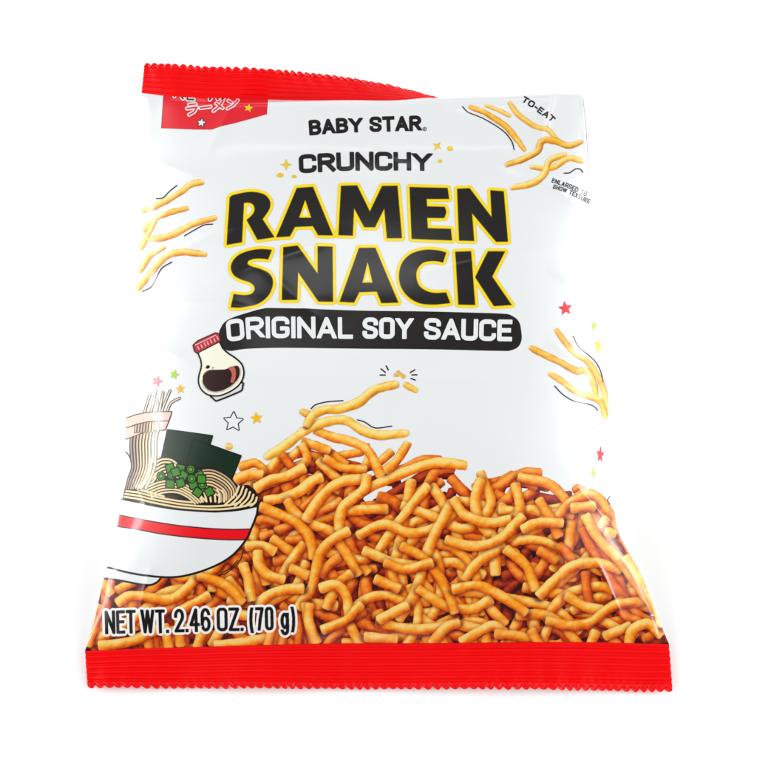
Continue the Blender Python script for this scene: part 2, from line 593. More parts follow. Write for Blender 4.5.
def text_strokes(word, baseline, height, th, gap, squash=1., slant=0., upv=None):
    """strokes of a word set along a baseline polyline (pixels of the print), filling it end to end"""
    chars = list(word) if isinstance(word, str) else word
    B = np.array(baseline, float)
    seg = np.hypot(*(B[1:] - B[:-1]).T)
    cum = np.concatenate([[0], np.cumsum(seg)])
    L = cum[-1]
    ws = [G[c][0] if c != ' ' else .45 for c in chars]
    space = L - th - (len(chars) - 1) * (gap + th)
    unit = space / sum(ws)
    h = height - th
    out = []
    x = th / 2
    for c, w in zip(chars, ws):
        if c != ' ':
            for st in G[c][1]:
                pts = []
                for gx, gy in st:
                    l = x + gx * w * unit + slant * gy * h
                    yy = gy * h + th / 2
                    ll = min(max(l, 0), L)
                    k = int(min(np.searchsorted(cum, ll, side='right') - 1, len(seg) - 1))
                    dv = (B[k + 1] - B[k]) / seg[k]
                    p = B[k] + dv * (l - cum[k])
                    # slowly turning up-vector
                    k2 = (ll / L) * (len(seg) - 1)
                    e = B[-1] - B[0]
                    e = e / np.hypot(*e)
                    d2 = .5 * dv + .5 * e
                    d2 /= np.hypot(*d2)
                    upd = np.array(upv) if upv else np.array([d2[1], -d2[0]])
                    pts.append(p + upd * yy)
                out.append(pts)
        x += w * unit + gap + th
    return out


def draw_text(I, strokes, th, color, grow=0.):
    for st in strokes:
        I.line(st, th + 2 * grow, color, smooth=0, flat=0. if not grow else None)


BLACK = ink(34, 32, 31)
WHITE = np.array([.675, .693, .702])
YEL = ink(255, 222, 0)


def zf(ox, oy, f):
    return lambda pts: [(ox + a / f, oy + b / f) for a, b in pts]


Z1, Z2, Z3 = zf(215, 180, 4.731), zf(365, 180, 4.731), zf(270, 90, 4.2056)

def soft(P, thr=42, n=5):
    P = np.array(P, float)
    m = len(P)
    cor = []
    for i in range(m):
        a, b = P[i] - P[i - 1], P[(i + 1) % m] - P[i]
        ang = abs((math.degrees(math.atan2(b[1], b[0]) - math.atan2(a[1], a[0])) + 180) % 360 - 180)
        cor.append(ang > thr)
    st = cor.index(True)
    out = []
    run = [P[st]]
    for k in range(1, m + 1):
        i = (st + k) % m
        run.append(P[i])
        if cor[i]:
            out += list(catmull(run, n))[:-1] if len(run) > 2 else [run[0]]
            run = [P[i]]
    return [tuple(p) for p in out]


# ---- title: heavy black capitals with a yellow rim
I = Ink(215, 180, 525, 318, .36)
letters = [
    (Z1([(71, 84), (88, 73), (150, 60), (195, 60), (235, 72), (256, 95), (261, 118), (253, 145), (224, 187), (280, 272), (202, 284), (151, 190),
         (172, 172), (186, 152), (188, 132), (178, 114), (158, 107), (136, 109), (127, 296), (57, 308)]), ()),
    (Z1([(388, 42), (463, 37), (557, 264), (489, 263), (464, 220), (378, 223), (354, 268), (291, 272)]), (Z1([(427, 98), (399, 180), (455, 181)]),)),
    (Z3([(300, 408), (366, 406), (420, 515), (472, 407), (535, 405), (554, 621), (493, 622), (481, 497), (441, 577), (397, 577), (353, 497), (347, 613), (289, 612)]), ()),
    (Z2([(212, 35), (390, 38), (397, 88), (290, 88), (293, 125), (376, 127), (383, 150), (375, 178), (293, 177), (296, 228), (405, 232), (411, 285), (222, 276)]), ()),
    (Z2([(437, 42), (495, 40), (600, 182), (594, 50), (655, 55), (674, 297), (620, 297), (505, 155), (515, 290), (446, 287)]), ()),
    (Z1([(268, 335), (215, 331), (160, 340), (112, 360), (84, 392), (78, 425), (92, 455), (125, 474), (165, 487), (187, 503), (190, 522), (174, 542),
         (140, 549), (90, 545), (78, 607), (130, 606), (200, 588), (248, 552), (270, 510), (272, 474), (255, 447), (220, 430), (170, 415), (153, 403),
         (158, 387), (185, 378), (220, 377), (252, 381)]), ()),
    (Z1([(325, 322), (390, 315), (487, 445), (487, 318), (555, 318), (557, 572), (490, 572), (392, 432), (388, 567), (318, 567)]), ()),
    (Z1([(682, 322), (758, 321), (866, 578), (788, 580), (766, 525), (682, 527), (657, 576), (591, 572)]), (Z1([(722, 388), (698, 483), (745, 483)]),)),
    (Z2([(383, 345), (350, 335), (300, 330), (255, 336), (210, 355), (175, 395), (162, 450), (172, 505), (205, 550), (255, 580), (320, 588), (402, 581),
         (383, 533), (330, 535), (290, 525), (256, 500), (242, 460), (247, 422), (272, 392), (308, 383), (345, 385), (368, 392)]), ()),
    (Z2([(428, 342), (500, 342), (520, 590), (443, 588)]), ()),
    (Z2([(582, 345), (660, 347), (600, 460), (692, 592), (610, 596), (522, 462)]), ()),
]
letters = [(soft(P), H) for P, H in letters]
for P, H in letters:
    I.poly(P, YEL, grow=3.3, holes=())
for P, H in letters:      # paler keyline inside the rim
    idx = I.box(min(p[0] for p in P) - 4, min(p[1] for p in P) - 4, max(p[0] for p in P) + 4, max(p[1] for p in P) + 4)
    sd = sd_poly(I.X[idx], I.Y[idx], np.array(P))
    I.put(idx, np.abs(sd - 1.9) - .28, ink(255, 238, 90), cover=False, alpha=.8)
for P, H in letters:
    I.poly(P, ink(120, 100, 20), grow=.45, cover=False)
    I.poly(P, BLACK, cover=False)
for P, H in letters:
    for h in H:
        I.poly(h, YEL, cover=False)
        I.poly(h, WHITE, grow=-2.3, cover=False)
title = I.build('title_lettering', M_INK, bag, 2)

# ---- maker's name, CRUNCHY
I = Ink(300, 108, 432, 140, .32)
draw_text(I, text_strokes('BABY', [(309.5, 136.2), (338, 134), (363, 132.8)], 15.6, 3.7, .7), 3.7, BLACK)
draw_text(I, text_strokes('STAR', [(369.7, 132.3), (395, 131.2), (421.5, 131)], 15.8, 3.7, .7), 3.7, BLACK)
idx = I.box(420, 124, 430, 134)
dd = np.hypot(I.X[idx] - 424.6, I.Y[idx] - 128.9)
I.put(idx, np.abs(dd - 1.8) - .3, ink(90, 90, 90))
I.line([(424.1, 129.9), (424.1, 128), (425.1, 128.1), (425, 128.9), (424.3, 129), (425.2, 129.9)], .4, ink(90, 90, 90), smooth=0)
I.build('maker_lettering', M_INK, bag, 2)

I = Ink(295, 146, 436, 180, .32)
draw_text(I, text_strokes('CRUNCHY', [(299.3, 174.2), (322, 173), (352, 171.6), (400, 171.2), (432, 171.2)], 19, 4.5, 1.15), 4.5, BLACK)
for a in ((299.3 + 2.05, 171.5), ):
    pass
I.build('crunchy_lettering', M_INK, bag, 2)

# ---- sparkles round the word
YS = ink(243, 203, 40)
for (cx, cy, r, rot) in ((286.2, 165.1, 6.2, 0), (437.2, 146.2, 5.6, .62)):
    I = Ink(cx - 9, cy - 9, cx + 9, cy + 9, .3)
    I.star(cx, cy, r, YS, rot, inner=.34, n=4)
    I.build('sparkle_print', M_INK, bag, 2)
for (cx, cy, a, b) in ((280.2, 175.7, 3.3, 2.4), (294.3, 177.1, 2.4, 1.7), (450, 148.3, 3, 2.4), (440, 161, 2.2, 1.7)):
    I = Ink(cx - 5, cy - 5, cx + 5, cy + 5, .3)
    I.ell(cx, cy, a, b, YS)
    I.build('sparkle_dot_print', M_INK, bag, 2)

# ---- flavour banner
I = Ink(214, 300, 527, 356, .4)
I.poly([(219, 334), (221, 328), (225, 322.5), (233, 318), (250, 312.5), (262, 309), (274, 308), (330, 309), (370, 310.3), (440, 311.5), (500, 313.5), (512, 316),
        (519, 322), (521.3, 332), (521.5, 340), (518, 347), (510, 350.5), (500, 350.7), (440, 349.3), (370, 348.5), (330, 348), (280, 348), (246, 349.2),
        (230, 351.3), (223, 348), (219.8, 342)], BLACK, smooth=4)
banner = I.build('flavor_banner', M_INK, bag, 1)
I = Ink(222, 310, 518, 348, .33)
draw_text(I, text_strokes('ORIGINAL', [(227.6, 342.6), (243, 340.3), (258, 338.7), (290, 338.2), (353, 338.6)], 21.8, 4.3, 1.65), 4.3, WHITE)
draw_text(I, text_strokes('SOY', [(362.4, 338.6), (413, 339)], 21.6, 4.5, 1.1), 4.5, WHITE)
draw_text(I, text_strokes('SAUCE', [(423.8, 339.4), (470, 340.4), (512, 341.4)], 21.6, 4.5, 1.1), 4.5, WHITE)
I.build('banner_lettering', M_INK, banner, 3)

# ---- corner label
I = Ink(156, 90, 272, 134, .33)
LR = ink(232, 40, 52)
I.poly([(164, 88), (268.5, 88), (267, 114.5), (212, 130.3), (161, 128.5)], LR)
I.line([(164, 97), (161, 128.5), (212, 130.3), (267, 114.5), (267.6, 100)], .5, ink(90, 30, 35), smooth=0, cover=False)
clabel = I.build('corner_label', M_INK, bag, 1)
I = Ink(170, 90, 255, 130, .3)
r1 = text_strokes(['be', 'bi', 'bar', 'su', 'ta', 'bar'], [(173, 101.5), (242, 99.5)], 13, 1.9, 1.6, slant=.15)
r2 = text_strokes(['ra', 'bar', 'me', 'nn'], [(186, 116.2), (205, 113), (238, 109.5)], 11.5, 1.7, 1.9, slant=.2)
for st in r1 + r2:
    I.line(st, 4.0, ink(250, 240, 240), smooth=0)
for st in r1:
    I.line(st, 1.8, ink(45, 35, 35), smooth=0)
for st in r2:
    I.line(st, 1.7, LR, smooth=0)
I.build('kana_lettering', M_INK, clabel, 3)
I = Ink(194, 115, 209, 131, .3)
I.star(201.4, 123, 4.4, WHITE, .15, stroke=(ink(60, 20, 25), .8))
I.build('star_print', M_INK, clabel, 3)
I = Ink(241, 101, 256, 116, .3)
I.star(248.5, 108.2, 4.5, ink(245, 205, 40), .2, sx=1.1)
I.build('star_print', M_INK, clabel, 3)

# ---- small print at the upper right
I = Ink(518, 92, 562, 132, .26)
draw_text(I, text_strokes('TO-EAT', [(521, 101), (532, 107.5), (552, 124)], 6.4, 1.5, .7), 1.5, BLACK)
I.build('ready_to_eat_lettering', M_INK, bag, 2)
I = Ink(545, 172, 592, 208, .24)
draw_text(I, text_strokes('ENLARGED TO', [(551, 183.4), (568, 189), (586, 196.5)], 5, .95, .4), .95, ink(60, 60, 62))
draw_text(I, text_strokes('SHOW TEXTURE', [(552, 190), (568, 195), (589, 204)], 5, .95, .35), .95, ink(60, 60, 62))
I.build('small_print_lettering', M_INK, bag, 2)

# ------------------------------------------------------------------ noodles, printed
PAL = {
    'deep': [(40, 4, 3), (92, 10, 6), (150, 32, 10), (196, 70, 30)],
    'mid': [(104, 14, 3), (200, 62, 6), (242, 116, 18), (254, 170, 66)],
    'top': [(170, 46, 2), (238, 112, 6), (255, 166, 32), (255, 220, 124)],
    'gold': [(196, 110, 14), (232, 156, 34), (252, 196, 72), (255, 232, 146)],
}
PAL = {k: np.array([ink(*c) for c in v]) for k, v in PAL.items()}


_lat = np.random.RandomState(3).rand(256, 256)


def vnoise(x, y, sc, seed=0):
    u, v = x / sc + seed * 7.13 + 500, y / sc + seed * 3.71 + 500
    i, j = np.floor(u).astype(int), np.floor(v).astype(int)
    f, g = smoothstep(u - i), smoothstep(v - j)
    i0, j0, i1, j1 = i % 256, j % 256, (i + 1) % 256, (j + 1) % 256
    return (_lat[i0, j0] * (1 - f) + _lat[i1, j0] * f) * (1 - g) + (_lat[i0, j1] * (1 - f) + _lat[i1, j1] * f) * g


def ramp(pal, x):
    x = np.clip(x, 0, .9999) * (len(pal) - 1)
    i = x.astype(int)
    f = (x - i)[..., None]
    return pal[i] * (1 - f) + pal[i + 1] * f


def tube(I, pts, r, pal, shade=4.0, seed=0, taper=.0):
    P = catmull(pts, 6) if len(pts) > 2 else np.array(pts, float)
    if len(pts) == 2:
        P = np.array([P[0], (P[0] + P[1]) / 2, P[1]])
    m = r + shade + 2
    idx = I.box(P[:, 0].min() - m, P[:, 1].min() - m, P[:, 0].max() + m, P[:, 1].max() + m)
    if idx[0].size == 0:
        return
    x, y = I.X[idx], I.Y[idx]
    d, a, (nx, ny) = sd_line(x, y, P)
    L = a.max() + 1e-6
    ph = (seed * 1.7) % 6.28
    rr = r * (1 + .05 * np.sin(a * .12 + ph) + .03 * np.sin(a * .31 + ph * 2))
    # blunt cut ends
    e0, e1 = P[0] - P[1], P[-1] - P[-2]
    e0 /= np.hypot(*e0)
    e1 /= np.hypot(*e1)
    c0 = (x - P[0][0]) * e0[0] + (y - P[0][1]) * e0[1] - .35 * r
    c1 = (x - P[-1][0]) * e1[0] + (y - P[-1][1]) * e1[1] - .35 * r
    near0 = np.hypot(x - P[0][0], y - P[0][1]) < 2.2 * r
    near1 = np.hypot(x - P[-1][0], y - P[-1][1]) < 2.2 * r
    if pal == 'gold':
        rr = rr * (1 - .28 * np.exp(-np.minimum(a, L - a) / 5.))
    sd = d - rr
    for c, near in ((c0, near0), (c1, near1)):
        q = .45 * r
        a_, b_ = sd + q, c + q
        rb = np.minimum(np.maximum(a_, b_), 0) + np.hypot(np.maximum(a_, 0), np.maximum(b_, 0)) - q
        sd = np.where(near, np.maximum(sd, rb), sd)
    wob = (vnoise(x, y, 3.6, seed) - .5) * .55
    sd = sd + wob
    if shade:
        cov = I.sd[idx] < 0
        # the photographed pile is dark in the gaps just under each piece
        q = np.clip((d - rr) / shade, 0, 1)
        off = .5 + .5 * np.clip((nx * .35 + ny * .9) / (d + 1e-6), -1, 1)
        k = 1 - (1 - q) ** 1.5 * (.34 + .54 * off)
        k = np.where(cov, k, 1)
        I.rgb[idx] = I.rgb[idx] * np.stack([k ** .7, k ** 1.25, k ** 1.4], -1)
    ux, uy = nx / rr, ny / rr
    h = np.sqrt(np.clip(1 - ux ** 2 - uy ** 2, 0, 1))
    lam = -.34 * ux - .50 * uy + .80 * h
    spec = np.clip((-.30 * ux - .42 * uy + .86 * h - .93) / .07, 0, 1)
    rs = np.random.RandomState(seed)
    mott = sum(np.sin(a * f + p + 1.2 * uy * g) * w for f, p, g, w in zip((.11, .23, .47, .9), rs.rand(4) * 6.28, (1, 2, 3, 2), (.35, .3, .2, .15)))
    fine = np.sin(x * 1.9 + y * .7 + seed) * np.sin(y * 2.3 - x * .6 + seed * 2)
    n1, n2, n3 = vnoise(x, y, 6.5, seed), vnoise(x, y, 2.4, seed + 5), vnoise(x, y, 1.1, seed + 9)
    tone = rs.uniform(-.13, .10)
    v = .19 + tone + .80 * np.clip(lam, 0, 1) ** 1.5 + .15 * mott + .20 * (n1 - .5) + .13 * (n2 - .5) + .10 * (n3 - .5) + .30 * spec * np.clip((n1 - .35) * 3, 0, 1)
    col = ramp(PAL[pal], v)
    # small white highlights put into the printed noodle colour
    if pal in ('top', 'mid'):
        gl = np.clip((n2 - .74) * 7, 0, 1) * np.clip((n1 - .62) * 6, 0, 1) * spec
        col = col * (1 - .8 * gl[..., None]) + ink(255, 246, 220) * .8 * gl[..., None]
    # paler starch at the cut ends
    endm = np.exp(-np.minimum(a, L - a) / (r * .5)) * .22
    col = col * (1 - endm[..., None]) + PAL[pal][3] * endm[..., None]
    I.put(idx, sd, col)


def conv(ox, oy, f, rows):
    return [[(ox + a / f, oy + b / f) for a, b in r] for r in rows]


# loose pieces on the white
def loose(rows, box, r, seed, name='loose_noodle_print', lines=()):
    for k, row in enumerate(rows):
        x0, x1 = min(p[0] for p in row) - 8, max(p[0] for p in row) + 8
        y0, y1 = min(p[1] for p in row) - 8, max(p[1] for p in row) + 8
        I = Ink(x0, y0, x1, y1, .4)
        rr = r[k] if isinstance(r, (list, tuple)) else r
        tube(I, row, rr, 'gold', shade=0, seed=seed + k)
        I.build(name, M_INK, bag, 1.0 + .35 * k)


loose(conv(120, 50, 3.028, [
    [(68, 487), (120, 466), (180, 432), (215, 408), (252, 401)], [(72, 548), (100, 512), (150, 490), (205, 477)],
    [(62, 605), (84, 560), (110, 497)], [(85, 576), (150, 562), (220, 527), (290, 508)],
    [(60, 672), (90, 622), (135, 595)], [(54, 725), (90, 682), (140, 627), (190, 613), (260, 620)]]), None, [3.3, 2.9, 3.1, 3.3, 2.9, 3.4], 11)
loose(conv(370, 50, 3.028, [
    [(300, 172), (350, 190), (410, 228), (440, 262), (470, 303)], [(350, 166), (390, 180), (425, 198)], [(421, 156), (450, 195), (500, 230), (540, 245), (568, 275)],
    [(412, 350), (470, 327), (508, 305), (520, 278), (560, 275), (600, 290), (642, 276)], [(487, 355), (550, 358), (600, 330), (645, 340)],
    [(428, 418), (500, 402), (530, 372), (545, 335), (592, 317)]]), None, [3.0, 2.4, 2.7, 3.3, 3.1, 3.3], 31)
loose(conv(520, 300, 6.308, [
    [(225, 185), (280, 265), (340, 340), (420, 390), (470, 450), (520, 540), (548, 650), (556, 730)],
    [(65, 300), (160, 350), (260, 400), (350, 450), (420, 455), (462, 520), (482, 600)],
    [(185, 465), (260, 510), (340, 570), (440, 605), (510, 640), (545, 740)]]), None, [3.2, 3.4, 3.2], 51)


def thin(pts, w=1.15):
    x0, x1 = min(p[0] for p in pts) - 5, max(p[0] for p in pts) + 5
    y0, y1 = min(p[1] for p in pts) - 5, max(p[1] for p in pts) + 5
    I = Ink(x0, y0, x1, y1, .3)
    I.line(pts, w, BLACK)
    I.build('motion_line_print', M_INK, bag, 3)


for row in conv(120, 50, 3.028, [[(110, 450), (130, 447), (150, 427), (172, 410)], [(195, 562), (225, 545), (255, 530), (281, 528)],
                                 [(68, 732), (97, 715), (125, 665), (157, 643)]]):
    thin(row)
for row in conv(370, 50, 3.028, [[(280, 172), (298, 190), (345, 208), (400, 240), (428, 272), (437, 300)]]):
    thin(row, 1.1)
for row in conv(480, 80, 6.308, [[(530, 592), (565, 590), (600, 568), (630, 570), (648, 590)]]):
    thin(row)
for row in conv(520, 300, 6.308, [[(335, 230), (370, 300), (430, 350), (480, 400), (510, 460), (523, 515)],
                                  [(218, 543), (270, 595), (340, 635), (430, 652), (470, 668), (492, 690)]]):
    thin(row)
for row in conv(220, 280, 3.028, [[(276, 390), (290, 378), (325, 369), (372, 365)], [(416, 423), (438, 430), (470, 448), (520, 443)]]):
    thin(row)
thin([(610, 496), (607.8, 499.5), (610, 504)], .9)

# the broken noodle: chunk, crumbs, ticks
Z5 = zf(370, 270, 4.731)
for pts in ([(48, 496), (72, 496)], [(52, 467), (73, 484)], [(76, 453), (87, 472)], [(190, 485), (212, 472)], [(198, 496), (222, 496)], [(194, 513), (214, 521)]):
    p = Z5(pts)
    I = Ink(min(a for a, b in p) - 4, min(b for a, b in p) - 4, max(a for a, b in p) + 4, max(b for a, b in p) + 4, .3)
    I.line(p, 1.3, BLACK, smooth=0)
    I.build('tick_print', M_INK, bag, 2)
I = Ink(390, 366, 424, 398, .33)
tube(I, Z5([(163, 540), (220, 572)]), 3.4, 'gold', shade=0, seed=4)
I.build('noodle_chunk_print', M_INK, bag, 2)
for k, (a, b, r) in enumerate(((134, 482, 1.7), (121, 497, 1.9), (145, 491, 1.5), (158, 503, 2.2), (133, 500, 1.2))):
    (x, y), = Z5([(a, b)])
    I = Ink(x - 5, y - 5, x + 5, y + 5, .3)
    I.star(x, y, r * 1.25, ink(240, 184, 74), rot=k, inner=.75, n=4)
    I.build('crumb_print', M_INK, bag, 2)

# stars scattered over the white
for (x, y, r, c, rot, sx, st) in (
        (157.3, 382, 6.4, ink(226, 44, 58), .35, 1, None), (174.6, 375.3, 5.6, ink(168, 222, 60), .3, .95, None), (180.6, 389.6, 5.2, ink(245, 190, 30), -.1, .95, None),
        (256.6, 418.6, 6.6, ink(250, 192, 25), -.1, 1, None), (565.2, 308.8, 7.6, ink(236, 30, 52), -.15, 1, None),
        (593.8, 325.8, 5.4, ink(180, 224, 70), .1, .62, None), (598, 346, 8.2, ink(248, 214, 30), .25, .48, None),
        (600.6, 454, 9.4, ink(228, 50, 70), .1, .44, None), (592.8, 473.4, 5.8, ink(170, 222, 62), 0, .66, None)):
    I = Ink(x - r - 3, y - r - 3, x + r + 3, y + r + 3, .3)
    I.star(x, y, r, c, rot, sx)
    I.build('star_print', M_INK, bag, 2)
I = Ink(221, 409, 246, 435, .3)
I.star(233.4, 422, 9.6, None, .05, inner=.48, stroke=(BLACK, 1.0))
I.star(233.4, 422, 9.6, WHITE, .05, inner=.48)
I.build('star_print', M_INK, bag, 2)

# ---- the pile
I = Ink(80, 440, 680, 655, .42)
top_edge = np.array([(60, 520), (100, 530), (160, 530), (225, 484), (240, 464), (262, 458), (290, 453), (320, 454), (345, 458), (372, 464), (400, 466), (430, 456),
                     (460, 462), (500, 470), (535, 464), (565, 476), (585, 486), (600, 496), (618, 530), (634, 548), (650, 580), (700, 640)])
yt = lambda x: np.interp(x, top_edge[:, 0], top_edge[:, 1])
full = (slice(None), slice(None))
sdp = (yt(I.X) + 37 + 3 * np.sin(I.X * .21) + 2 * np.sin(I.X * .53 + 1)) - I.Y
sdp = sdp * .8
nz = .5 + .25 * np.sin(I.X * .13 + np.sin(I.Y * .11)) + .25 * np.sin(I.Y * .17 + 2 * np.sin(I.X * .07))
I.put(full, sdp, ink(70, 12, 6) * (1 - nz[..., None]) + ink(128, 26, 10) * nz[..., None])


def wild(n, pal, r, lmin, lmax, off, seed0, region=None, shade=4.):
    for k in range(n):
        for _ in range(40):
            x = rnd.uniform(84, 668)
            y = rnd.uniform(450, 652)
            if region and not (region[0] < x < region[2] and region[1] < y < region[3]):
                continue
            if y > yt(x) + off:
                break
        ang = rnd.uniform(-1.2, 1.2) + (math.pi / 2 if rnd.random() < .3 else 0)
        L = rnd.uniform(lmin, lmax)
        n_ = 4
        bend = rnd.uniform(-1, 1) * 1.1
        bend2 = rnd.uniform(-1, 1) * 1.3
        pts = []
        px, py, a = x, y, ang - bend
        for q in range(n_ + 1):
            pts.append((px, max(py, yt(px) + off * .5)))
            px += math.cos(a) * L / n_
            py += math.sin(a) * L / n_
            a += bend * .5 + bend2 * (1 if q < 2 else -1) * .5
        tube(I, pts, r * rnd.uniform(.9, 1.1), pal, shade=shade, seed=seed0 + k)


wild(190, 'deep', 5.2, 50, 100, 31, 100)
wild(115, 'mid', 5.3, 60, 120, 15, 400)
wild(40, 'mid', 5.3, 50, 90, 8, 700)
wild(34, 'top', 4.8, 80, 140, 7, 800)
wild(28, 'top', 4.8, 80, 140, 6, 900, (340, 455, 600, 655))
r4, z7 = (220, 280, 3.028), (230, 470, 5.407)
tr = []
tr += [(p, 5.2, 'top') for p in conv(220, 280, 3.028, [[(100, 640), (170, 600), (235, 560), (300, 548)], [(150, 600), (190, 545), (250, 525), (310, 540)], [(260, 640), (300, 590), (350, 540), (430, 520)],
                                                       [(350, 640), (400, 580), (470, 560), (520, 520)], [(210, 540), (270, 500), (330, 520), (380, 560)], [(420, 600), (450, 540), (440, 500)],
                                                       [(60, 640), (110, 600), (160, 560), (190, 520)]])]
tr += [(p, 5.3, 'mid') for p in conv(*r4, [[(190, 530), (225, 575)], [(320, 612), (300, 650), (250, 690)], [(345, 590), (300, 560)]])]
tr += [(p, 5.6, 'mid') for p in conv(*z7, [[(590, 470), (540, 510), (490, 570)], [(150, 270), (200, 262), (260, 280)], [(250, 330), (330, 300), (420, 260)], [(600, 170), (520, 215), (440, 240)],
                                           [(170, 360), (230, 345)], [(310, 380), (400, 378)], [(240, 490), (330, 480)]])]
tr += [(p, 5.7, 'mid') for p in conv(440, 480, 3.028, [[(450, 190), (500, 232), (540, 300), (560, 350)], [(430, 150), (470, 230), (530, 320), (590, 400), (650, 440)], [(360, 200), (400, 240)],
                                                       [(300, 215), (350, 245)], [(440, 280), (445, 330), (455, 380)], [(545, 360), (560, 410), (600, 430)]])]
tr += [(p, 5.2, 'top') for p in conv(*r4, [[(250, 490), (330, 515)], [(60, 565), (105, 553), (132, 575), (110, 605)], [(50, 600), (20, 590)], [(570, 495), (535, 548), (500, 578)], [(300, 545), (335, 585), (375, 612)],
                                           [(318, 540), (370, 568), (440, 575)], [(248, 498), (262, 545), (215, 588), (130, 622)]])]
tr += [(p, 6.0, 'top') for p in conv(*z7, [
    [(30, 50), (110, 20), (170, 25)], [(140, 95), (220, 52), (310, 30), (400, -12)], [(190, 165), (300, 145), (380, 110), (440, 62), (495, 40)],
    [(310, 165), (350, 230), (430, 290), (520, 320), (572, 350)], [(410, 270), (460, 190), (540, 100), (620, 60), (725, 50)],
    [(740, 30), (722, 110), (622, 190), (592, 260), (590, 320)], [(230, 370), (340, 450)], [(400, 400), (340, 480), (290, 560), (260, 622)],
    [(165, 195), (260, 235), (350, 280), (412, 335), (440, 395), (452, 475)], [(90, 410), (180, 410), (240, 440)],
    [(330, 530), (420, 570)], [(150, 440), (158, 515), (210, 570), (290, 592)], [(580, 380), (640, 470), (690, 565)],
    [(640, 330), (560, 372), (492, 445), (462, 550), (440, 640), (370, 745)], [(652, 560), (585, 620), (520, 745)],
    [(490, 640), (570, 622), (628, 680), (645, 800)], [(150, 722), (220, 672), (300, 645), (392, 640)], [(70, 510), (100, 600), (112, 700)], [(-10, 590), (62, 690)]])]
tr += [(p, 5.8, 'top') for p in conv(70, 480, 3.028, [
    [(90, 300), (125, 345)], [(145, 372), (190, 350), (295, 362), (352, 330), (384, 292)], [(390, 290), (470, 318), (522, 370)], [(60, 395), (75, 440), (55, 500)],
    [(90, 502), (180, 490), (262, 452)], [(300, 505), (285, 440)], [(330, 420), (335, 500)], [(405, 455), (385, 505)], [(430, 500), (470, 430)], [(420, 350), (330, 400)],
    [(590, 480), (500, 495), (440, 500)], [(715, 375), (722, 430), (740, 500)], [(620, 420), (600, 500)]])]
tr += [(p, 5.8, 'top') for p in conv(260, 480, 3.028, [
    [(150, 378), (148, 430), (172, 492)], [(445, 380), (360, 425)], [(190, 455), (260, 425), (305, 378)], [(320, 475), (412, 484)], [(480, 330), (560, 380), (640, 390), (700, 360)], [(520, 495), (560, 450), (600, 430)],
    [(430, 200), (500, 240), (560, 320), (590, 400)], [(380, 250), (440, 270), (520, 250)], [(620, 300), (660, 250), (740, 200)], [(350, 300), (420, 330)], [(610, 490), (700, 440), (740, 460)]])]
tr += [(p, 5.9, 'top') for p in conv(440, 480, 3.028, [
    [(40, 60), (80, 110), (150, 130), (210, 120)], [(20, 180), (100, 200), (180, 180), (250, 110)], [(200, 210), (260, 260), (290, 330)], [(40, 330), (120, 320), (200, 360), (260, 400)],
    [(300, 60), (330, 110), (360, 170)], [(250, 150), (300, 130), (370, 130)],
    [(300, 350), (350, 300), (400, 262), (470, 250), (545, 272)], [(385, 350), (440, 382), (490, 392)], [(325, 425), (390, 440), (455, 430), (525, 382), (612, 368)],
    [(170, 465), (225, 470), (292, 482)], [(500, 472), (575, 442)], [(278, 455), (302, 500)], [(455, 500), (472, 458)], [(400, 85), (465, 82)], [(478, 160), (502, 118)], [(502, 158), (528, 166)],
    [(572, 500), (582, 455), (628, 436), (668, 470)], [(440, 110), (480, 180), (540, 240), (600, 320), (655, 400)], [(562, 235), (605, 300), (650, 375), (672, 440)]])]
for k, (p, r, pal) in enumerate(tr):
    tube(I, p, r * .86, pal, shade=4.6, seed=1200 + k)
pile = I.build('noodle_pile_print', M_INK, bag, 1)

# noodles reaching above the pile
rows = conv(*r4, [[(290, 455), (340, 475), (400, 490), (450, 520), (487, 592)],
                  [(138, 537), (200, 500), (260, 455), (320, 430), (380, 425), (430, 455), (480, 470), (567, 465)],
                  [(262, 440), (285, 408), (320, 393), (362, 390), (420, 370), (470, 332), (537, 315)]])
I = Ink(255, 372, 415, 485, .4)
for k, (x, y) in enumerate((( 250, 400),)):
    p = conv(*r4, [[(246, 398), (278, 412)]])[0]
    tube(I, p, 4, 'gold', shade=0, seed=70)
for k, row in enumerate(rows):
    tube(I, row, 4.7, 'top' if k == 0 else 'gold', shade=3., seed=80 + k)
for p in conv(*r4, [[(602, 465), (622, 462)]]):
    pass
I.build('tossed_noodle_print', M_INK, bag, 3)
I = Ink(222, 434, 242, 456, .35)
tube(I, [(227, 446), (231, 447)], 4.2, 'gold', shade=0, seed=91)
I.build('noodle_chunk_print', M_INK, bag, 2)

# ------------------------------------------------------------------ noodle bowl
I = Ink(96, 386, 262, 592, .31)
CREAM, OUT = ink(250, 224, 170), ink(18, 14, 14)
ZA, ZB, ZC = zf(100, 370, 6.308), zf(160, 420, 6.308), zf(90, 470, 6.308)
# laver sheets
NORI = ink(14, 46, 26)
I.poly([(168.2, 431), (212.2, 436.6), (206, 456), (196, 474), (161, 462)], NORI, stroke=(OUT, 1.1))
I.poly([(194, 440), (240.5, 455.7), (229, 484), (185, 470)], ink(12, 42, 25), stroke=(OUT, 1.1))
# strand bed
I.poly([(123, 499), (124.5, 490), (128, 484), (142, 470), (154, 462), (160, 457.5), (170, 457.5), (180, 463), (197, 467), (212, 467), (227, 474), (238, 485), (248, 484), (255, 490),
        (258.5, 497), (258, 506), (240, 510), (215, 512), (180, 510)], OUT)


def strand(pts, w=1.9, c=CREAM):
    I.line(pts, w, c, cover=False)


# arcs of the left mound, behind
for k in range(6):
    strand([(155 + k * .6, 463 + k * 3.4), (163 + k * .3, 459.5 + k * 3.2), (172, 460.5 + k * 3), (180 - k * .3, 466.5 + k * 2.2)], 1.7)
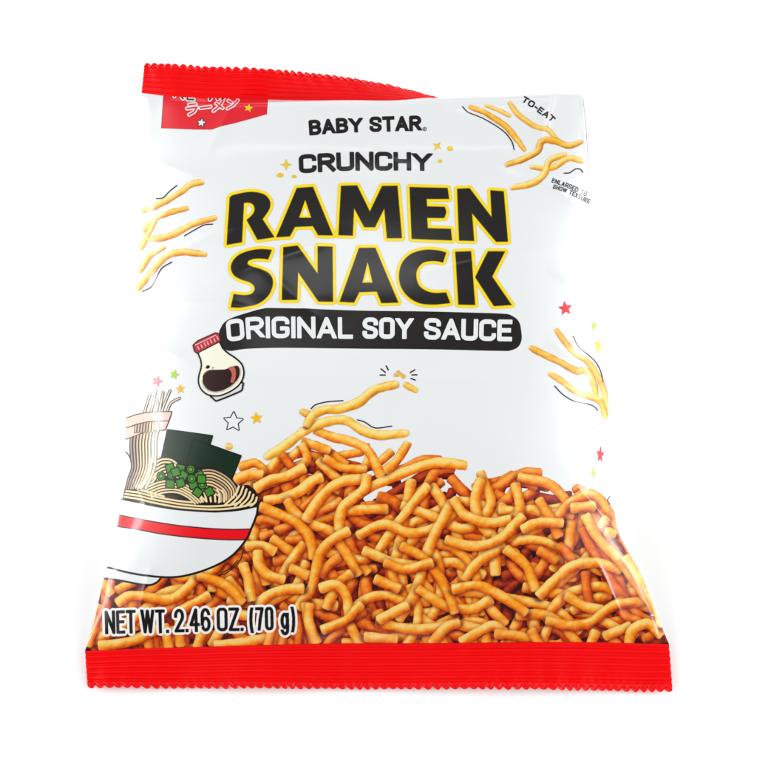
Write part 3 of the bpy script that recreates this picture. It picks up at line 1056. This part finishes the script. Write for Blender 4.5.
# right mound
for k in range(8):
    f = k / 7
    strand([(199 - 1 * f, 470.8 + f * 20), (212 - 3 * f, 470 + f * 20), (226 - 9 * f, 476.3 + f * 18), (235 - 16 * f, 486.5 + 10 * f), (236.5 - 18 * f, 496 + 6 * f)], 1.5,
           ink(246, 214, 160) if k % 3 else ink(200, 168, 140))
# middle front loops
for k in range(5):
    f = k
    strand([(152 - f * 1.8, 497.5 - f * 2.2), (163 - f * .6, 493 - f * 2.7), (177, 492.5 - f * 2.7), (188 + f * 1.3, 497.3 - f * 2.0), (195 + f * 2.7, 503.4 - f * .7)], 1.6)
I.ell(170, 497.5, 9, 1.8, ink(60, 40, 40), cover=False)
for k in range(6):
    strand([(197 + k * 5, 487 + k * .6), (200 + k * 4.8, 494), (202 + k * 4.4, 501)], 1.9)
for k in range(5):
    strand([(132 + k * 4, 489 - k * 1.5), (141 + k * 3, 480 + k * .5), (150 + k * 2.4, 476 - k)], 1.7)
# right rim strands
for k in range(6):
    strand([(256.6 - 3.4 * k, 496.8 - 2.7 * k), (255.2 - 4 * k, 501.2 - 1.5 * k), (250.5 - 5.2 * k, 505.6 - .2 * k)], 2.0)
# front rim strands
strand([(125, 497.2), (138, 499.4), (155, 503), (180, 507.2), (212, 508.9), (236, 507), (254, 502.8)], 1.8)
strand([(125.6, 494.2), (138, 496.3), (155, 499.8), (180, 504), (205, 505.9), (228, 504.6), (240, 501.5)], 1.8)
strand([(126.4, 491.2), (138, 493.2), (155, 496.8), (175, 500.4), (192, 502.2)], 1.8)
strand([(127.4, 488.2), (138, 490), (152, 493.4), (164, 496.5)], 1.8)
# lifted bundle
for k in range(9):
    f = k / 8
    c = [ink(150, 132, 122), ink(166, 146, 132), ink(196, 172, 150), ink(214, 188, 160), ink(236, 206, 164)][min(k, 4)]
    if k == 7:
        continue
    xs = [134.5 + f * 26, 131.5 + f * 24.5, 131.6 + f * 24, 132.5 + f * 22, 129.5 + f * 21, 126.5 + f * 19.5]
    ys = [423, 440, 455, 468, 479, 489]
    pts = list(zip(xs, ys))
    I.line(pts, 3.7, OUT)
    I.line(pts, 1.8, c)
I.poly([(151.5, 456), (152.3, 456), (152, 468), (149, 478), (143, 488), (140, 488), (147, 474), (150, 462)], ink(252, 226, 130), cover=False)
# strand tips above the sticks
for (x0, x1, xt, ytp) in ((143.6, 147, 150.4, 395.6), (150, 153, 156.2, 391), (155.5, 158, 156.5, 400), (159, 161, 163.4, 393.4), (161, 164.5, 170.3, 391.6), (166, 171, 179.6, 398.8)):
    pts = [(x0, 416), (x1, 405 if xt < 175 else 404), (xt, ytp)]
    I.line(pts, 2.9, OUT)
    I.line(pts, 1.5, ink(226, 206, 180))
# chopsticks
PINK = ink(250, 198, 184)
I.poly([(124.5, 428.2), (147.6, 422.2), (169, 421.5), (165.4, 430.4), (147.6, 431), (124.5, 439)], PINK, stroke=(OUT, 1.0))
for k in range(8):
    x = 136.5 + k * 2.9 + (2.5 if k == 7 else 0)
    I.line([(x, 421), (x - 1.2, 432)], 2.9, OUT, smooth=0)
    I.line([(x, 421), (x - 1.2, 432)], 1.6, ink(196, 172, 152) if k < 5 else CREAM, smooth=0)
I.poly([(124.5, 419), (136, 415), (147.6, 413), (171.6, 412.6), (169, 421.3), (147.6, 421.4), (136, 423.5), (124.5, 427.6)], PINK, stroke=(OUT, 1.0))
# chopped spring onion
GR, GR2 = ink(66, 140, 34), ink(110, 175, 60)
ons = [('s', 65, 305), ('s', 130, 308), ('s', 148, 350), ('s', 250, 350), ('s', 65, 405), ('s', 210, 408), ('c', 75, 350), ('c', 8, 355), ('c', 195, 312), ('c', 200, 370), ('s', 130, 398),
       ('c', 266, 407), ('s', 237, 455), ('s', 310, 450), ('s', 262, 372), ('s', 100, 330)]
for k, (kind, a, b) in enumerate(ons):
    (x, y), = ZB([(a, b)])
    if kind == 's':
        w, h, q = 3.6, 3.5, (-.3, .2, .6, -.5, .05)[k % 5]
        P = [(x + (dx * math.cos(q) - dy * math.sin(q)), y + (dx * math.sin(q) + dy * math.cos(q))) for dx, dy in ((-w, -h), (w, -h), (w, h), (-w, h))]
        I.poly(P, GR, stroke=(OUT, 1.25))
    else:
        I.ell(x, y, 3.6, 3.6, GR, stroke=(OUT, 1.2))
        idx = I.box(x - 6, y - 6, x + 6, y + 6)
        dd = np.hypot(I.X[idx] - x, I.Y[idx] - y)
        I.put(idx, np.abs(dd - 2.1) - .35, OUT, cover=False)
        I.put(idx, dd - 1.2, GR2, cover=False)
# bowl
BW = ink(236, 240, 240)
rim = [(118, 498), (123.3, 499.6), (138, 502.6), (153.4, 505.7), (178.8, 509.3), (210, 511), (222, 510.7), (239, 509.2), (257.6, 505.4)]
side = [(256.5, 514), (251.5, 527), (246, 539), (235, 552.6), (224, 561), (210, 568), (193, 573.8), (175.6, 577), (153.4, 576.5), (129.6, 573), (107, 567.5), (95, 564)]
I.poly(rim + side + [(95, 498)], BW)
I.poly([(95, 575), (104.3, 578.6), (121.7, 581), (144, 585), (151.8, 584.8), (158, 581.5), (161.5, 577)] + [(153.4, 576), (129.6, 572.5), (107, 567), (95, 563)], BW)
top_s = [(112, 513.5), (121, 515.4), (140, 519), (153, 521.5), (178.8, 525.3), (210, 528), (232, 528.8), (251, 528.4)]
bot_s = [(245.3, 539.4), (223.4, 539.3), (191.7, 537.3), (160, 533.6), (140, 530), (117.7, 526.3), (105, 524)]
I.poly(top_s + bot_s, ink(240, 0, 20), cover=False)
I.line(top_s, 1.2, OUT, cover=False)
I.line(bot_s, 1.2, OUT, cover=False)
I.line(rim, 1.9, OUT)
I.line([(257.6, 505.4)] + side, 2.2, OUT)
I.line([(95, 576.5), (104.3, 578.8), (121.7, 581), (144, 585), (151.8, 584.8), (158, 581.5), (161.5, 577)], 2.0, OUT)
for pts in ([(238, 560), (230, 568), (222, 573)], [(243, 551), (240, 560), (228, 572), (218, 576)]):
    I.line(pts, .9, OUT, cover=True)
I.build('noodle_bowl_print', M_INK, bag, 3)
thin([(125, 451.6), (128, 454), (130.2, 458), (131.2, 462.5)], 1.2)

# ------------------------------------------------------------------ soy sauce bottle
I = Ink(190, 328, 248, 406, .3)
ZD = zf(180, 310, 7.57)
I.poly(ZD([(252, 640), (255, 665), (270, 680), (292, 680), (440, 620), (465, 602), (468, 580), (455, 562)]), ink(225, 225, 220), smooth=4, stroke=(OUT, 1.7))
I.poly(ZD([(148, 320), (165, 380), (170, 430), (160, 470), (150, 510), (150, 560), (172, 605), (215, 638), (275, 648), (330, 637), (395, 605), (445, 565), (472, 515), (477, 465), (460, 415), (415, 372), (360, 335), (318, 295),
           (290, 250), (215, 280)]), ink(250, 249, 228), smooth=4, stroke=(OUT, 1.7))
I.poly(ZD([(163, 540), (175, 590), (215, 622), (275, 634), (330, 622), (395, 588), (440, 545), (462, 500), (466, 460), (452, 425), (458, 465), (450, 505), (420, 555), (350, 603), (290, 621), (230, 617), (185, 582), (172, 535)]),
       ink(205, 195, 185), cover=False)
I.poly(ZD([(172, 535), (180, 490), (225, 458), (290, 455), (345, 452), (385, 434), (430, 425), (450, 440), (455, 475), (445, 515), (410, 560), (350, 600), (290, 620), (230, 615), (187, 580)]), ink(46, 18, 20), smooth=3, cover=False)
I.poly(ZD([(368, 441), (408, 430), (424, 470), (420, 520), (405, 552), (384, 548), (394, 500), (388, 470)]), ink(196, 100, 88), smooth=3, cover=False)
I.line(ZD([(180, 490), (200, 470), (226, 457)]), .9, ink(200, 110, 90), cover=False)
I.poly(ZD([(105, 272), (140, 240), (272, 181), (295, 190), (306, 236), (132, 326), (114, 312)]), ink(188, 48, 62), stroke=(ink(60, 20, 26), 1.2))
I.line(ZD([(118, 270), (272, 194)]), .9, ink(250, 190, 190), cover=False, smooth=0)
for a, b in ((140, 292), (165, 280), (190, 266), (212, 256), (236, 243), (262, 232), (285, 218)):
    I.line(ZD([(a - 4, b - 12), (a + 5, b + 9)]), 1.2, ink(244, 176, 176), cover=False, smooth=0)
I.ell(*ZD([(212, 435)])[0], 2.3, 1.7, OUT, rot=-.4, cover=False)
I.ell(*ZD([(250, 442)])[0], .9, .6, OUT, cover=False)
I.build('sauce_bottle_print', M_INK, bag, 4)

# ------------------------------------------------------------------ net weight line
I = Ink(98, 598, 304, 642, .33)
words = [('NET', [(105.2, 634.4), (136.6, 633.6)]), ('WT.', [(141, 633.6), (169.4, 633)]), ('2.46', [(174.6, 632.8), (211.2, 631.6)]),
         ('OZ.', [(217, 631.5), (243.8, 631)]), ('(70', [(249.5, 631), (274, 630.4)]), ('g)', [(280.6, 630.4), (295.6, 630)])]
strk = []
for w, b in words:
    strk.append(text_strokes(w, b, 23.8, 3.35, .7))
for st in strk:
    draw_text(I, st, 3.35, ink(252, 252, 250), grow=2.3)
for st in strk:
    draw_text(I, st, 3.35, ink(14, 12, 12))
I.build('net_weight_lettering', M_INK, bag, 2)

# ------------------------------------------------------------------ white surface it lies on
def white_sweep():
    nx, ny = 60, 120
    V = []
    for i in range(nx + 1):
        for j in range(ny + 1):
            x = -1.5 + 3 * i / nx
            q = j / ny * 3.6 - 1.4
            if q < 1.2:
                y, z = q, 0
            else:
                a = min((q - 1.2) / .5, math.pi / 2)
                y, z = 1.2 + .5 * math.sin(a), .5 * (1 - math.cos(a))
                z += max(0, q - 1.2 - .5 * math.pi / 2)
            V.append((x, y, z))
    return mesh_from('table_surface', np.array(V), grid_faces(nx + 1, ny + 1))


M_TAB, _ = principled('white_paper', (.96, .96, .96), .7, .2)
tab = link('table_surface', white_sweep(), M_TAB)
tab['kind'] = 'structure'

# ------------------------------------------------------------------ light
world = bpy.data.worlds.new('World')
scene.world = world
world.use_nodes = True
bg = world.node_tree.nodes['Background']
bg.inputs['Color'].default_value = (1, 1, 1, 1)
wn = world.node_tree
tcw = wn.nodes.new('ShaderNodeTexCoord')
sep = wn.nodes.new('ShaderNodeSeparateXYZ')     # made-up world glow shaped for reflections: bright to both sides, dim elsewhere
wn.links.new(tcw.outputs['Generated'], sep.inputs[0])
dot = wn.nodes.new('ShaderNodeMath')
dot.operation = 'ABSOLUTE'
wn.links.new(sep.outputs['X'], dot.inputs[0])
wmr = wn.nodes.new('ShaderNodeMapRange')
wmr.interpolation_type = 'SMOOTHSTEP'
wmr.inputs['From Min'].default_value = .25
wmr.inputs['From Max'].default_value = .95
wmr.inputs['To Min'].default_value = .13
wmr.inputs['To Max'].default_value = 1.75
wn.links.new(dot.outputs[0], wmr.inputs['Value'])
wn.links.new(wmr.outputs['Result'], bg.inputs['Strength'])
bg.inputs['Strength'].default_value = .30


def area(name, loc, target, size, power):
    l = bpy.data.lights.new(name, 'AREA')
    l.shape = 'RECTANGLE'
    l.size, l.size_y = size
    l.energy = power
    o = bpy.data.objects.new(name, l)
    COL.objects.link(o)
    o.location = loc
    from mathutils import Vector
    o.rotation_euler = (Vector(target) - Vector(loc)).to_track_quat('-Z', 'Y').to_euler()
    return o


area('softbox_light', (-.68, 0, .25), (0, 0, 0), (.9, .16), 2.7)
area('softbox_light', (.68, 0, .25), (0, 0, 0), (.9, .16), 2.7)

area("added_sheen_light", (-.10, .52, .66), (0, 0, 0), (.30, .10), .13)  # unseen lamp added so creases and black letters catch a sheen

vs = scene.view_settings
vs.view_transform = 'Standard'
vs.look = 'None'
vs.exposure = .52
vs.gamma = 1
scene.render.engine = 'CYCLES'
